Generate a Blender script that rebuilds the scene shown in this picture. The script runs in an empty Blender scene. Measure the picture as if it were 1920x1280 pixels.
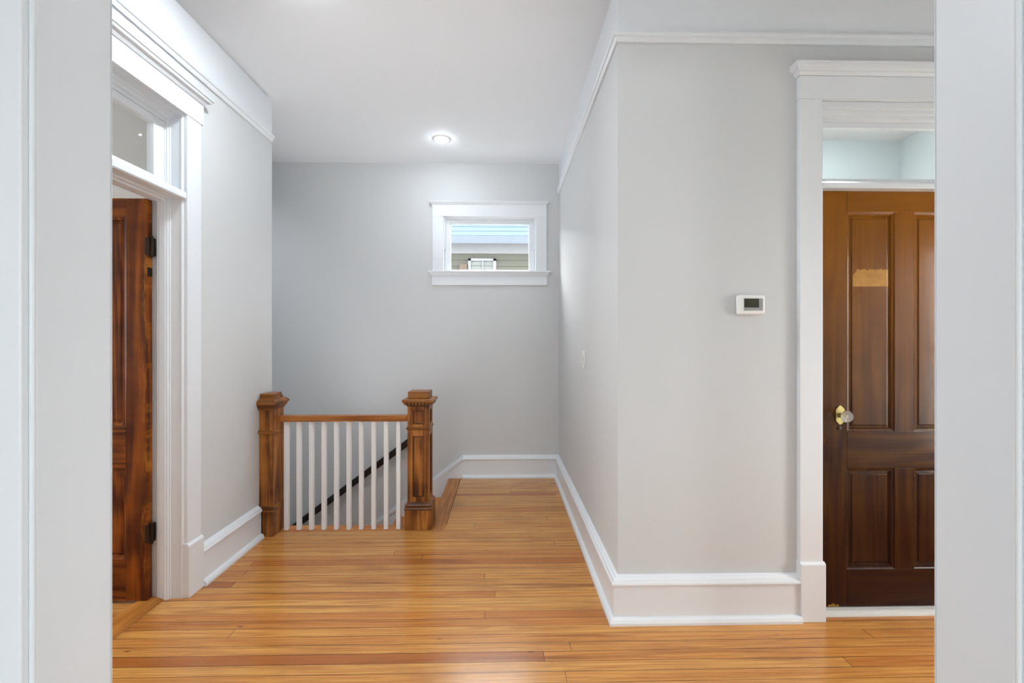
import bpy, bmesh, math, random
from mathutils import Vector, Matrix

random.seed(7)
SC = bpy.context.scene
COL = SC.collection
PI = math.pi

# ------------------------------------------------------------------ helpers: colour and node trees
def srgb(r, g, b):
    def f(c):
        c /= 255.0
        return c / 12.92 if c <= 0.04045 else ((c + 0.055) / 1.055) ** 2.4
    return (f(r), f(g), f(b), 1.0)


class NT:
    """small node-tree writer"""
    def __init__(self, name):
        self.m = bpy.data.materials.new(name)
        self.m.use_nodes = True
        self.t = self.m.node_tree
        self.t.nodes.clear()
        self.out = self.t.nodes.new('ShaderNodeOutputMaterial')

    def n(self, kind, **kw):
        nd = self.t.nodes.new('ShaderNode' + kind)
        for k, v in kw.items():
            setattr(nd, k, v)
        return nd

    def put(self, sock, v):
        if hasattr(v, 'is_output') or isinstance(v, bpy.types.NodeSocket):
            self.t.links.new(v, sock)
        else:
            sock.default_value = v

    def math(self, op, a, b=None, c=None, clamp=False):
        nd = self.n('Math', operation=op, use_clamp=clamp)
        self.put(nd.inputs[0], a)
        if b is not None: self.put(nd.inputs[1], b)
        if c is not None: self.put(nd.inputs[2], c)
        return nd.outputs[0]

    def comb(self, x, y, z):
        nd = self.n('CombineXYZ')
        self.put(nd.inputs[0], x); self.put(nd.inputs[1], y); self.put(nd.inputs[2], z)
        return nd.outputs[0]

    def sep(self, v):
        nd = self.n('SeparateXYZ'); self.put(nd.inputs[0], v)
        return nd.outputs

    def noise(self, vec, scale=1.0, detail=2.0, rough=0.5, dist=0.0):
        nd = self.n('TexNoise')
        self.put(nd.inputs['Vector'], vec)
        nd.inputs['Scale'].default_value = scale
        nd.inputs['Detail'].default_value = detail
        nd.inputs['Roughness'].default_value = rough
        nd.inputs['Distortion'].default_value = dist
        return nd.outputs['Fac']

    def white(self, w):
        nd = self.n('TexWhiteNoise', noise_dimensions='1D')
        self.put(nd.inputs['W'], w)
        return nd.outputs['Value']

    def ramp(self, fac, stops):
        nd = self.n('ValToRGB')
        cr = nd.color_ramp
        while len(cr.elements) > 1: cr.elements.remove(cr.elements[-1])
        cr.elements[0].position = stops[0][0]; cr.elements[0].color = stops[0][1]
        for p, c in stops[1:]:
            e = cr.elements.new(p); e.color = c
        self.put(nd.inputs[0], fac)
        return nd.outputs[0]

    def mix(self, fac, a, b, blend='MIX'):
        nd = self.n('Mix', data_type='RGBA', blend_type=blend)
        self.put(nd.inputs[0], fac); self.put(nd.inputs[6], a); self.put(nd.inputs[7], b)
        return nd.outputs[2]

    def mapr(self, v, a, b, c, d):
        nd = self.n('MapRange')
        self.put(nd.inputs[0], v)
        for i, x in enumerate((a, b, c, d)): nd.inputs[i + 1].default_value = x
        return nd.outputs[0]

    def bump(self, h, strength=0.3, dist=0.001):
        nd = self.n('Bump')
        nd.inputs['Strength'].default_value = strength
        nd.inputs['Distance'].default_value = dist
        self.put(nd.inputs['Height'], h)
        return nd.outputs[0]

    def principled(self, base, rough, normal=None, **kw):
        p = self.n('BsdfPrincipled')
        self.put(p.inputs['Base Color'], base)
        self.put(p.inputs['Roughness'], rough)
        if normal is not None: self.put(p.inputs['Normal'], normal)
        for k, v in kw.items(): self.put(p.inputs[k.replace('_', ' ')], v)
        self.t.links.new(p.outputs[0], self.out.inputs[0])
        return p

    def pos(self):
        return self.n('NewGeometry').outputs['Position']

    def objc(self):
        return self.n('TexCoord').outputs['Object']


def plain(name, col, rough=0.5, **kw):
    t = NT(name); t.principled(col, rough, **kw); return t.m


def paint(name, col, rough, bump=0.15, scale=90.0, above=None, spec=0.5):
    """brushed / rolled paint: fine orange-peel bump; above = (z, colour) for the frieze band over the picture rail"""
    t = NT(name)
    p = t.pos()
    h = t.noise(p, scale, 3.0, 0.6)
    h2 = t.noise(p, 6.0, 2.0, 0.5)
    hh = t.math('ADD', h, t.math('MULTIPLY', h2, 1.5))
    base = col
    if above:
        z = t.sep(p)[2]
        base = t.mix(t.math('GREATER_THAN', z, above[0]), col, above[1])
    t.principled(base, rough, t.bump(hh, bump, 0.002), Specular_IOR_Level=spec)
    return t.m


def wood(name, stops, axis='Z', freq=16.0, rough=0.35, bump=0.25, blotch=0.35, ring=14.0, coat=0.0, extra=None, spec=0.22):
    """grain running along `axis`; stops = colour ramp from dark to light"""
    t = NT(name)
    p = t.objc()
    rnd = t.n('ObjectInfo').outputs['Random']
    x, y, z = t.sep(p)
    off = t.math('MULTIPLY', rnd, 23.0)
    lo, hi = 1.0, freq
    sx, sy, sz = {'X': (lo, hi, hi), 'Y': (hi, lo, hi), 'Z': (hi, hi, lo)}[axis]
    X = t.math('MULTIPLY_ADD', x, sx, off); Y = t.math('MULTIPLY_ADD', y, sy, off); Z = t.math('MULTIPLY_ADD', z, sz, off)
    v = t.comb(X, Y, Z)
    n1 = t.noise(v, 0.55, 2.0, 0.45, 0.25)
    rings = t.math('SINE', t.math('MULTIPLY', n1, ring * 2.4))
    rings = t.math('MULTIPLY_ADD', rings, 0.5, 0.5)
    v2 = t.comb(t.math('MULTIPLY', X, {'X': 2.0}.get(axis, 9.0)), t.math('MULTIPLY', Y, {'Y': 2.0}.get(axis, 9.0)), t.math('MULTIPLY', Z, {'Z': 2.0}.get(axis, 9.0)))
    fib = t.noise(v2, 1.2, 4.0, 0.65)
    big = t.noise(p, 5.0, 3.0, 0.55)
    f = t.math('ADD', t.math('MULTIPLY', rings, 0.34), t.math('MULTIPLY', fib, 0.46))
    f = t.math('ADD', f, t.math('MULTIPLY', t.math('SUBTRACT', big, 0.5), blotch * 2.2))
    f = t.math('ADD', f, 0.08, clamp=True)
    base = t.ramp(f, stops)
    if extra: base = extra(t, base, p)
    hgt = t.math('ADD', t.math('MULTIPLY', fib, 0.6), t.math('MULTIPLY', rings, 0.4))
    pr = t.principled(base, t.math('MULTIPLY_ADD', fib, 0.18, rough - 0.09), t.bump(hgt, bump, 0.0012))
    pr.inputs['Specular IOR Level'].default_value = spec
    if coat:
        pr.inputs['Coat Weight'].default_value = coat
        pr.inputs['Coat Roughness'].default_value = 0.12
    return t.m


# ------------------------------------------------------------------ materials
WALL = srgb(207, 209, 210)
WHITE = srgb(226, 230, 234)
M = {}
M['wall'] = paint('grey_wall_paint', WALL, 0.62)
M['wall_frieze'] = paint('grey_wall_paint_with_white_frieze', WALL, 0.62, above=(2.74, WHITE))
M['wall_cool'] = paint('pale_blue_grey_paint', srgb(212, 222, 224), 0.6)
M['white_wall'] = paint('white_wall_paint', srgb(236, 236, 236), 0.6)
M['ceiling'] = paint('ceiling_paint', srgb(230, 233, 236), 0.75, 0.08)
M['trim'] = paint('white_gloss_trim', WHITE, 0.32, 0.12, 40.0)
M['trim_worn'] = paint('worn_white_threshold', srgb(205, 203, 198), 0.5, 0.4, 60.0)
M['baluster'] = paint('white_baluster_paint', srgb(238, 240, 242), 0.35, 0.1, 60.0)


def floor_mat(name, along='X', bw=0.0585, light=1.0):
    t = NT(name)
    p = t.pos()
    px, py, pz = t.sep(p)
    if along == 'Y': px, py = py, px
    row = t.math('DIVIDE', t.math('ADD', py, 3.0), bw)
    idx = t.math('FLOOR', row)
    fr = t.math('FRACT', row)
    r1 = t.white(t.math('MULTIPLY', idx, 1.37))
    L = 4.4
    sx = t.math('ADD', t.math('DIVIDE', px, L), t.math('MULTIPLY', r1, 9.0))
    seg = t.math('FLOOR', sx); fs = t.math('FRACT', sx)
    key = t.math('ADD', t.math('MULTIPLY', idx, 5.31), t.math('MULTIPLY', seg, 17.77))
    r2 = t.white(key)
    r3 = t.white(t.math('ADD', key, 0.51))
    # grain
    gx = t.math('MULTIPLY_ADD', px, 0.9, t.math('MULTIPLY', r2, 41.0))
    gy = t.math('MULTIPLY_ADD', py, 26.0, t.math('MULTIPLY', r3, 29.0))
    v = t.comb(gx, gy, t.math('MULTIPLY', r2, 13.0))
    n1 = t.noise(v, 0.9, 2.0, 0.45, 0.3)
    rings = t.math('MULTIPLY_ADD', t.math('SINE', t.math('MULTIPLY', n1, 42.0)), 0.5, 0.5)
    v2 = t.comb(t.math('MULTIPLY', gx, 3.0), t.math('MULTIPLY', gy, 7.0), r3)
    fib = t.noise(v2, 1.0, 4.0, 0.65)
    blot = t.noise(t.comb(t.math('MULTIPLY', px, 1.6), t.math('MULTIPLY', py, 4.0), 0.0), 1.3, 4.0, 0.6)
    board = t.ramp(r2, [(0.0, srgb(150, 86, 42)), (0.07, srgb(182, 116, 56)), (0.18, srgb(204, 144, 74)), (0.55, srgb(216, 162, 88)), (0.9, srgb(210, 150, 76)), (1.0, srgb(192, 124, 60))])
    g = t.math('ADD', t.math('MULTIPLY', rings, 0.22), t.math('MULTIPLY', fib, 1.0))
    base = t.mix(t.mapr(g, 0.3, 0.85, 0.8, 0.0), board, srgb(158, 90, 38), 'MIX')
    # wear: dark narrow streaks along the boards, plus faint greyed patches
    streak = t.noise(t.comb(t.math('MULTIPLY', px, 1.1), t.math('MULTIPLY', py, 26.0), 3.3), 1.0, 4.0, 0.6)
    base = t.mix(t.mapr(streak, 0.56, 0.74, 0.0, 0.75), base, srgb(112, 58, 30))
    base = t.mix(t.mapr(blot, 0.5, 0.75, 0.0, 0.5), base, srgb(150, 92, 50))
    vor = t.n('TexVoronoi', feature='F1')
    t.put(vor.inputs['Vector'], t.comb(t.math('MULTIPLY', px, 1.7), t.math('MULTIPLY', py, 5.0), 0.7))
    vor.inputs['Scale'].default_value = 1.6
    knot = t.mapr(vor.outputs['Distance'], 0.02, 0.055, 0.75, 0.0)
    base = t.mix(knot, base, srgb(84, 46, 26))
    fleck = t.noise(t.comb(t.math('MULTIPLY', px, 9.0), t.math('MULTIPLY', py, 130.0), r2), 1.0, 3.0, 0.7)
    base = t.mix(t.mapr(fleck, 0.6, 0.72, 0.0, 0.45), base, srgb(122, 66, 30))
    # seams
    edge = t.math('MINIMUM', fr, t.math('SUBTRACT', 1.0, fr))
    gapw = t.math('MULTIPLY_ADD', t.white(t.math('ADD', idx, 0.3)), 0.016, 0.017)
    seam = t.math('LESS_THAN', edge, gapw)
    seamv = t.math('MULTIPLY', seam, t.mapr(t.noise(t.comb(t.math('MULTIPLY', px, 2.0), idx, 0.0), 1.0, 2.0), 0.3, 0.6, 0.45, 1.0))
    butt = t.math('LESS_THAN', t.math('MINIMUM', fs, t.math('SUBTRACT', 1.0, fs)), 0.00022)
    gap = t.math('MAXIMUM', seamv, butt)
    base = t.mix(gap, base, srgb(58, 28, 14))
    h = t.math('SUBTRACT', t.math('ADD', t.math('MULTIPLY', fib, 0.25), t.math('MULTIPLY', r3, 0.25)), t.math('MULTIPLY', gap, 1.0))
    h = t.math('ADD', h, t.math('MULTIPLY', t.noise(p, 9.0, 2.0), 0.8))
    rough = t.math('MULTIPLY_ADD', fib, 0.12, 0.16)
    t.principled(base, rough, t.bump(h, 0.22, 0.002))
    return t.m


M['floor'] = floor_mat('strip_pine_floor')
M['nosing'] = wood('landing_nosing_wood', [(0.0, srgb(92, 50, 22)), (0.45, srgb(166, 106, 52)), (1.0, srgb(200, 142, 80))], 'Y', 26.0, 0.33, 0.2, 0.2, 34.0)
M['nosing_x'] = wood('edge_nosing_wood', [(0.0, srgb(110, 62, 30)), (0.45, srgb(178, 112, 56)), (1.0, srgb(208, 146, 80))], 'X', 18.0, 0.33, 0.2, 0.2)
M['saddle'] = wood('threshold_wood', [(0.0, srgb(110, 64, 26)), (0.5, srgb(182, 118, 52)), (1.0, srgb(206, 148, 78))], 'Y', 18.0, 0.4, 0.2, 0.2)
M['tread'] = wood('stair_tread_wood', [(0.0, srgb(116, 66, 30)), (0.45, srgb(182, 116, 56)), (1.0, srgb(212, 150, 84))], 'Y', 18.0, 0.35, 0.2, 0.2)

OAK = [(0.0, srgb(42, 20, 8)), (0.2, srgb(82, 44, 18)), (0.45, srgb(138, 84, 38)), (0.75, srgb(172, 112, 54)), (1.0, srgb(196, 138, 76))]
M['newel'] = wood('newel_oak', OAK, 'Z', 15.0, 0.36, 0.3, 0.35)
M['newel_x'] = wood('newel_oak_crosswise', [(p, tuple(c * 0.78 for c in col[:3]) + (1.0,)) for p, col in OAK], 'X', 15.0, 0.34, 0.3, 0.3)
M['newel_dark'] = wood('newel_oak_dark', [(p, tuple(c * 0.36 for c in col[:3]) + (1.0,)) for p, col in OAK], 'Z', 15.0, 0.4, 0.3, 0.3)  # much darker oak for recess mouldings and the neck behind the dentils
M['rail'] = wood('handrail_oak', [(0.0, srgb(92, 48, 20)), (0.4, srgb(150, 90, 44)), (1.0, srgb(190, 126, 68))], 'X', 26.0, 0.33, 0.25, 0.25)
M['black_rail'] = plain('dark_handrail_stain', srgb(34, 28, 28), 0.3)
M['black_metal'] = plain('black_iron', srgb(26, 25, 25), 0.45, Metallic=0.6)

RED = [(0.0, srgb(38, 13, 4)), (0.3, srgb(82, 36, 10)), (0.6, srgb(126, 64, 16)), (0.85, srgb(158, 86, 26)), (1.0, srgb(184, 110, 40))]


def worn_edge(t, base, p):
    """varnish rubbed through to yellow wood along the hinge edge of the open door"""
    x, y, z = t.sep(p)
    band = t.mapr(x, -0.035, -0.004, 0.0, 1.0)
    n = t.noise(t.comb(t.math('MULTIPLY', x, 30.0), 0.0, t.math('MULTIPLY', z, 5.0)), 1.0, 4.0, 0.7)
    k = t.math('MULTIPLY', band, t.mapr(n, 0.5, 0.66, 0.0, 0.85))
    return t.mix(k, base, srgb(190, 120, 40))


M['red_door'] = wood('red_brown_door_pine', RED, 'Z', 13.0, 0.38, 0.3, 0.35, 20.0, extra=worn_edge)
M['red_door_x'] = wood('red_brown_door_pine_crosswise', RED, 'X', 13.0, 0.38, 0.3, 0.35, 20.0)

UMB = [(0.0, srgb(24, 8, 2)), (0.3, srgb(52, 26, 6)), (0.6, srgb(80, 48, 9)), (0.85, srgb(106, 66, 14)), (1.0, srgb(134, 88, 26))]


def door_wear_shade(t, base, p):
    """stain wear and painted light falloff together: orange upper part, dark lower down, chipped bottom corner"""
    x, y, z = t.sep(p)
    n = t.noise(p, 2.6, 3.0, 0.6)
    hi = t.mapr(t.math('ADD', z, t.math('MULTIPLY', n, 0.9)), 1.2, 2.5, 0.0, 0.8)  # height gradient: worn stain, with light fading downwards painted into the colour
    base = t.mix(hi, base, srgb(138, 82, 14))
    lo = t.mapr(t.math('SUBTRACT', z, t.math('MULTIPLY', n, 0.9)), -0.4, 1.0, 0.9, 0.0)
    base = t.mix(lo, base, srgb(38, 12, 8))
    # chipped, yellowed patch at the bottom corner on the latch side
    nn = t.noise(p, 55.0, 3.0, 0.6)
    d = t.math('MULTIPLY', t.mapr(t.math('ABSOLUTE', t.math('SUBTRACT', x, 0.085)), 0.015, 0.06, 1.0, 0.0), t.mapr(z, 0.01, 0.065, 1.0, 0.0))
    chip = t.math('GREATER_THAN', t.math('MULTIPLY', d, nn), 0.27)
    base = t.mix(t.math('MULTIPLY', chip, 0.8), base, srgb(168, 130, 42))
    # flakes along the latch edge
    fl = t.noise(t.comb(t.math('MULTIPLY', x, 60.0), 0.0, t.math('MULTIPLY', z, 26.0)), 1.0, 3.0, 0.7)
    e = t.math('MULTIPLY', t.mapr(x, 0.045, 0.09, 1.0, 0.0), t.mapr(fl, 0.66, 0.72, 0.0, 0.6))
    return t.mix(e, base, srgb(176, 120, 52))


def panel_patch(t, base, p):
    """the paler scraped patch on the upper left panel and general wear"""
    base = door_wear_shade(t, base, p)
    x, y, z = t.sep(p)
    rag = t.noise(t.comb(t.math('MULTIPLY', x, 60.0), 0.0, 2.0), 1.0, 3.0, 0.6)
    top = t.math('MULTIPLY_ADD', rag, 0.035, 1.637)
    top = t.math('SUBTRACT', top, t.mapr(x, 0.185, 0.21, 0.028, 0.0))
    k = t.math('MULTIPLY', t.math('GREATER_THAN', z, 1.572), t.math('LESS_THAN', z, top))
    k = t.math('MULTIPLY', k, t.math('MULTIPLY', t.math('GREATER_THAN', x, 0.186), t.math('LESS_THAN', x, 0.366)))
    f = t.noise(t.comb(t.math('MULTIPLY', x, 14.0), 0.0, t.math('MULTIPLY', z, 20.0)), 1.0, 3.0)
    return t.mix(t.math('MULTIPLY', k, t.mapr(f, 0.2, 0.8, 0.35, 0.95)), base, srgb(186, 138, 66))


M['door'] = wood('umber_door_pine', UMB, 'Z', 13.0, 0.30, 0.3, 0.3, 20.0, coat=0.15, spec=0.1, extra=door_wear_shade)
M['door_x'] = wood('umber_door_pine_crosswise', UMB, 'X', 13.0, 0.30, 0.3, 0.3, 20.0, coat=0.15, spec=0.1, extra=door_wear_shade)
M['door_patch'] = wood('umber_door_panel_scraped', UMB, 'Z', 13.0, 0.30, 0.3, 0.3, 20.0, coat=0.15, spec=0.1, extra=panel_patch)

M['brass'] = plain('tarnished_brass', srgb(176, 162, 108), 0.32, Metallic=1.0)
M['dark_metal'] = plain('dark_bronze', srgb(52, 40, 30), 0.4, Metallic=0.7)
M['crystal'] = plain('crystal_glass', (0.92, 0.93, 0.93, 1), 0.04, Transmission_Weight=0.8, IOR=1.5)
M['plastic'] = plain('white_plastic', srgb(238, 238, 236), 0.35)
M['lcd'] = plain('dark_lcd', srgb(52, 54, 40), 0.18)
M['lcd_dark'] = plain('lcd_digit', srgb(30, 31, 24), 0.25)
M['grey_plastic'] = plain('grey_plastic', srgb(152, 154, 152), 0.4)


def glass_mat():
    t = NT('window_glass')
    lw = t.n('LayerWeight'); lw.inputs['Blend'].default_value = 0.5
    f = t.math('MULTIPLY_ADD', t.math('POWER', lw.outputs['Facing'], 5.0), 0.95, 0.04)
    tr = t.n('BsdfTransparent'); tr.inputs[0].default_value = (0.97, 0.98, 0.98, 1)
    gl = t.n('BsdfGlossy'); gl.inputs['Roughness'].default_value = 0.01
    mx = t.n('MixShader')
    t.put(mx.inputs[0], f)
    t.t.links.new(tr.outputs[0], mx.inputs[1]); t.t.links.new(gl.outputs[0], mx.inputs[2])
    t.t.links.new(mx.outputs[0], t.out.inputs[0])
    return t.m


M['glass'] = glass_mat()


def lamp_mat(name, strength, col=(0.89, 0.965, 1.03, 1)):
    t = NT(name)
    e = t.n('Emission'); e.inputs[0].default_value = col; e.inputs[1].default_value = strength
    t.t.links.new(e.outputs[0], t.out.inputs[0])
    return t.m


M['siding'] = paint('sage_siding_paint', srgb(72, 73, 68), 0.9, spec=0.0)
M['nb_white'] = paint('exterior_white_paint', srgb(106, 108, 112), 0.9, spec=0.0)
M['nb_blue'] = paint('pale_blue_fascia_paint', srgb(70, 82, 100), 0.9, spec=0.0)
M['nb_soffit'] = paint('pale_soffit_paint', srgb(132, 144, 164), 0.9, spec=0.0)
M['nb_glass'] = plain('neighbour_window_glass', srgb(74, 80, 81), 0.6)
M['brown'] = plain('weathered_brown_box', srgb(56, 44, 34), 0.7)


# ------------------------------------------------------------------ mesh builder
class MB:
    def __init__(self): self.bm = bmesh.new()

    def box(self, x0, x1, y0, y1, z0, z1):
        v = [self.bm.verts.new(c) for c in ((x0, y0, z0), (x1, y0, z0), (x1, y1, z0), (x0, y1, z0), (x0, y0, z1), (x1, y0, z1), (x1, y1, z1), (x0, y1, z1))]
        for f in ((0, 3, 2, 1), (4, 5, 6, 7), (0, 1, 5, 4), (1, 2, 6, 5), (2, 3, 7, 6), (3, 0, 4, 7)):
            self.bm.faces.new([v[i] for i in f])
        return self

    def prism(self, pts, axis, a, b):
        """extrude a 2D polygon; axis 'X': pts=(y,z), 'Y': pts=(x,z), 'Z': pts=(x,y)"""
        def P(p, t):
            return {'X': (t, p[0], p[1]), 'Y': (p[0], t, p[1]), 'Z': (p[0], p[1], t)}[axis]
        A = [self.bm.verts.new(P(p, a)) for p in pts]
        B = [self.bm.verts.new(P(p, b)) for p in pts]
        n = len(pts)
        for i in range(n):
            self.bm.faces.new((A[i], A[(i + 1) % n], B[(i + 1) % n], B[i]))
        self.bm.faces.new(A[::-1]); self.bm.faces.new(B)
        return self

    def sweep(self, prof, path, side=1):
        """profile (out, up) closed polygon swept along an XY polyline with mitres; out is to the right of travel for side=1"""
        P = [Vector(p[:2]) for p in path]; zs = [p[2] if len(p) > 2 else 0.0 for p in path]
        nrm = []
        for i in range(len(P) - 1):
            d = (P[i + 1] - P[i]).normalized(); nrm.append(Vector((d.y, -d.x)) * side)
        rows = []
        for i, p in enumerate(P):
            if i == 0: m = nrm[0]
            elif i == len(P) - 1: m = nrm[-1]
            else:
                m = (nrm[i - 1] + nrm[i]); m = m / max(1e-6, (1 + nrm[i - 1].dot(nrm[i])))
            rows.append([self.bm.verts.new((p.x + m.x * o, p.y + m.y * o, zs[i] + u)) for o, u in prof])
        n = len(prof)
        for a, b in zip(rows, rows[1:]):
            for i in range(n): self.bm.faces.new((a[i], a[(i + 1) % n], b[(i + 1) % n], b[i]))
        self.bm.faces.new(rows[0][::-1]); self.bm.faces.new(rows[-1])
        return self

    def lathe(self, prof, c, axis='Z', seg=24, cap=True, rot=0.0):
        """prof = [(radius, t)]"""
        rows = []
        for r, t in prof:
            row = []
            for k in range(seg):
                a = 2 * PI * k / seg + rot
                u, w = r * math.cos(a), r * math.sin(a)
                o = {'Z': (u, w, t), 'Y': (u, t, w), 'X': (t, u, w)}[axis]
                row.append(self.bm.verts.new((c[0] + o[0], c[1] + o[1], c[2] + o[2])))
            rows.append(row)
        for a, b in zip(rows, rows[1:]):
            for k in range(seg): self.bm.faces.new((a[k], a[(k + 1) % seg], b[(k + 1) % seg], b[k]))
        if cap: self.bm.faces.new(rows[0][::-1]); self.bm.faces.new(rows[-1])
        return self

    def nested(self, x0, x1, z0, z1, y, loops, back=None, sgn=1):
        """concentric rectangles in an XZ face at y looking to -Y: loops = [(inset, depth)], last is capped; back closes it as a slab"""
        rows = []
        for ins, dep in loops:
            rows.append([self.bm.verts.new((a, y + dep * sgn, b)) for a, b in ((x0 + ins, z0 + ins), (x1 - ins, z0 + ins), (x1 - ins, z1 - ins), (x0 + ins, z1 - ins))])
        for a, b in zip(rows, rows[1:]):
            for k in range(4): self.bm.faces.new((a[k], a[(k + 1) % 4], b[(k + 1) % 4], b[k]))
        self.bm.faces.new(rows[-1])
        if back is not None:
            r = [self.bm.verts.new((v.co.x, back, v.co.z)) for v in rows[0]]
            for k in range(4): self.bm.faces.new((r[k], r[(k + 1) % 4], rows[0][(k + 1) % 4], rows[0][k]))
            self.bm.faces.new(r[::-1])
        return self

    def build(self, name, mat, parent=None, bevel=0.0, seg=2, smooth=False, angle=35):
        bm = self.bm
        bmesh.ops.recalc_face_normals(bm, faces=bm.faces)
        vs = [v.co for v in bm.verts]
        if parent is not None:
            o0 = Vector((0, 0, 0)); q = parent
            while q is not None:
                o0 = o0 + Vector(q.location); q = q.parent
            loc = Vector((0, 0, 0))
            shift = o0
        else:
            lo = Vector((min(v[i] for v in vs) for i in range(3))); hi = Vector((max(v[i] for v in vs) for i in range(3)))
            loc = Vector(((lo.x + hi.x) / 2, (lo.y + hi.y) / 2, lo.z)); shift = loc
        bmesh.ops.translate(bm, verts=bm.verts, vec=-shift)
        me = bpy.data.meshes.new(name)
        bm.to_mesh(me); bm.free()
        ob = bpy.data.objects.new(name, me)
        COL.objects.link(ob)
        ob.location = loc
        if parent is not None: ob.parent = parent
        me.materials.append(mat)
        if smooth:
            for p in me.polygons: p.use_smooth = True
            try: me.set_sharp_from_angle(angle=math.radians(40))
            except Exception: pass
        if bevel:
            b = ob.modifiers.new('bevel', 'BEVEL'); b.width = bevel; b.segments = seg; b.limit_method = 'ANGLE'; b.angle_limit = math.radians(angle)
            b.harden_normals = False
        return ob


def tag(o, label, cat, group=None, kind=None):
    o['label'] = label; o['category'] = cat
    if group: o['group'] = group
    if kind: o['kind'] = kind
    return o


def empty(name, loc, label, cat, group=None, kind=None):
    o = bpy.data.objects.new(name, None); COL.objects.link(o)
    o.location = loc; o.empty_display_size = 0.1
    return tag(o, label, cat, group, kind)


def struct(mb, name, mat, label, cat, **kw):
    return tag(mb.build(name, mat, **kw), label, cat, kind='structure')


def wall(axis, p0, p1, a0, a1, z0, z1, holes=()):
    """slab p0..p1 thick on `axis`, running a0..a1, with rectangular openings (a, b, za, zb)"""
    mb = MB()
    cuts = sorted({a0, a1} | {h[0] for h in holes} | {h[1] for h in holes})
    for u, v in zip(cuts, cuts[1:]):
        mid = (u + v) / 2
        spans = [(z0, z1)]
        for h in holes:
            if h[0] < mid < h[1]:
                spans = [s for a, b in spans for s in ((a, max(a, h[2])), (min(b, h[3]), b)) if s[1] - s[0] > 1e-6]
        for a, b in spans:
            if axis == 'Y': mb.box(u, v, p0, p1, a, b)
            else: mb.box(p0, p1, u, v, a, b)
    bmesh.ops.remove_doubles(mb.bm, verts=mb.bm.verts, dist=1e-5)
    seen = {}
    for f in list(mb.bm.faces):
        k = tuple(sorted(v.index for v in f.verts)) if False else frozenset(f.verts)
        seen.setdefault(k, []).append(f)
    dead = [f for fs in seen.values() if len(fs) > 1 for f in fs]
    if dead: bmesh.ops.delete(mb.bm, geom=dead, context='FACES')
    return mb


ZC = 3.0          # ceiling height
YB = 4.36         # back wall
XR = 0.54         # right hall wall
XL = -1.625       # left hall wall
YF = 2.12         # wall with the panelled door
YN0, YN1 = 0.87, 1.026   # near wall with the wide cased opening
YS = 3.243        # end of the left wall

# ------------------------------------------------------------------ shell
struct(wall('Y', YB, YB + 0.2, -4.6, 0.7, -2.9, ZC, [(-0.575, 0.335, 1.955, 2.505)]), 'wall_back', M['wall'], 'grey back wall above the stairs with the small window', 'wall')
struct(wall('X', XR, XR + 0.12, YF + 0.13, YB, 0, ZC), 'wall_right', M['wall_frieze'], 'grey side wall with the light switch, right of the landing', 'wall')
struct(wall('Y', YF, YF + 0.13, XR, 3.5, 0, ZC, [(1.5, 2.395, 0, 2.455)]), 'wall_right_front', M['wall_frieze'], 'grey wall facing the camera carrying the thermostat and dark door', 'wall')
struct(wall('X', -1.80, XL, YN1, YS, 0, ZC, [(1.49, 2.355, 0, 2.47)]), 'wall_left', M['wall_frieze'], 'grey wall left of the hall with the open red-brown door', 'wall')
st = wall('Y', 3.10, YS, -4.6, -1.80, -2.9, ZC)
st.box(-1.80, -0.40, 3.10, YS, -2.9, -0.25)
struct(st, 'wall_stairwell', M['wall'], 'wall between the left room and the stairwell', 'wall')
struct(wall('Y', YN0, YN1, -4.6, 3.15, 0, ZC, [(-0.888, 1.019, 0, 2.45)]), 'wall_near', M['white_wall'], 'white wall around the wide cased opening in the foreground', 'wall')
struct(wall('X', -4.75, -4.6, YN0, YB + 0.2, -2.9, ZC, [(1.6, 2.5, 0.9, 2.2)]), 'wall_left_outer', M['white_wall'], 'outer wall of the left room behind the red-brown door', 'wall')
struct(wall('X', 3.0, 3.15, YN1, YF, 0, ZC, [(1.06, 1.62, 0.5, 2.0)]), 'wall_hall_end', M['wall'], 'wall with a window closing the hall to the right', 'wall')
struct(wall('X', 3.36, 3.5, YF + 0.13, 4.0, 0, ZC), 'wall_far_right', M['wall_cool'], 'pale side wall of the room behind the dark door', 'wall')
struct(wall('Y', 3.78, 3.98, 0.66, 3.36, 0, ZC, [(1.0, 3.2, 0.5, 2.6)]), 'wall_far_back', M['wall_cool'], 'pale back wall seen through the transom above the dark door', 'wall')
FR = (-2.3, 2.5, -3.4)
struct(wall('X', FR[0] - 0.15, FR[0], FR[2], YN0, 0, ZC), 'wall_front_left', M['white_wall'], 'left wall of the front room', 'wall')
struct(wall('X', FR[1], FR[1] + 0.15, FR[2], YN0, 0, ZC), 'wall_front_right', M['white_wall'], 'right wall of the front room', 'wall')
struct(wall('Y', FR[2] - 0.15, FR[2], FR[0] - 0.15, FR[1] + 0.15, 0, ZC, [(-1.35, -0.65, 0.95, 2.05), (0.85, 1.55, 0.95, 2.05)]), 'wall_front', M['white_wall'], 'window wall of the front room behind the camera', 'wall')

struct(MB().box(-4.75, 3.5, FR[2] - 0.15, YB + 0.2, ZC, ZC + 0.1), 'ceiling', M['ceiling'], 'flat white hall ceiling with recessed downlight', 'ceiling')

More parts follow.
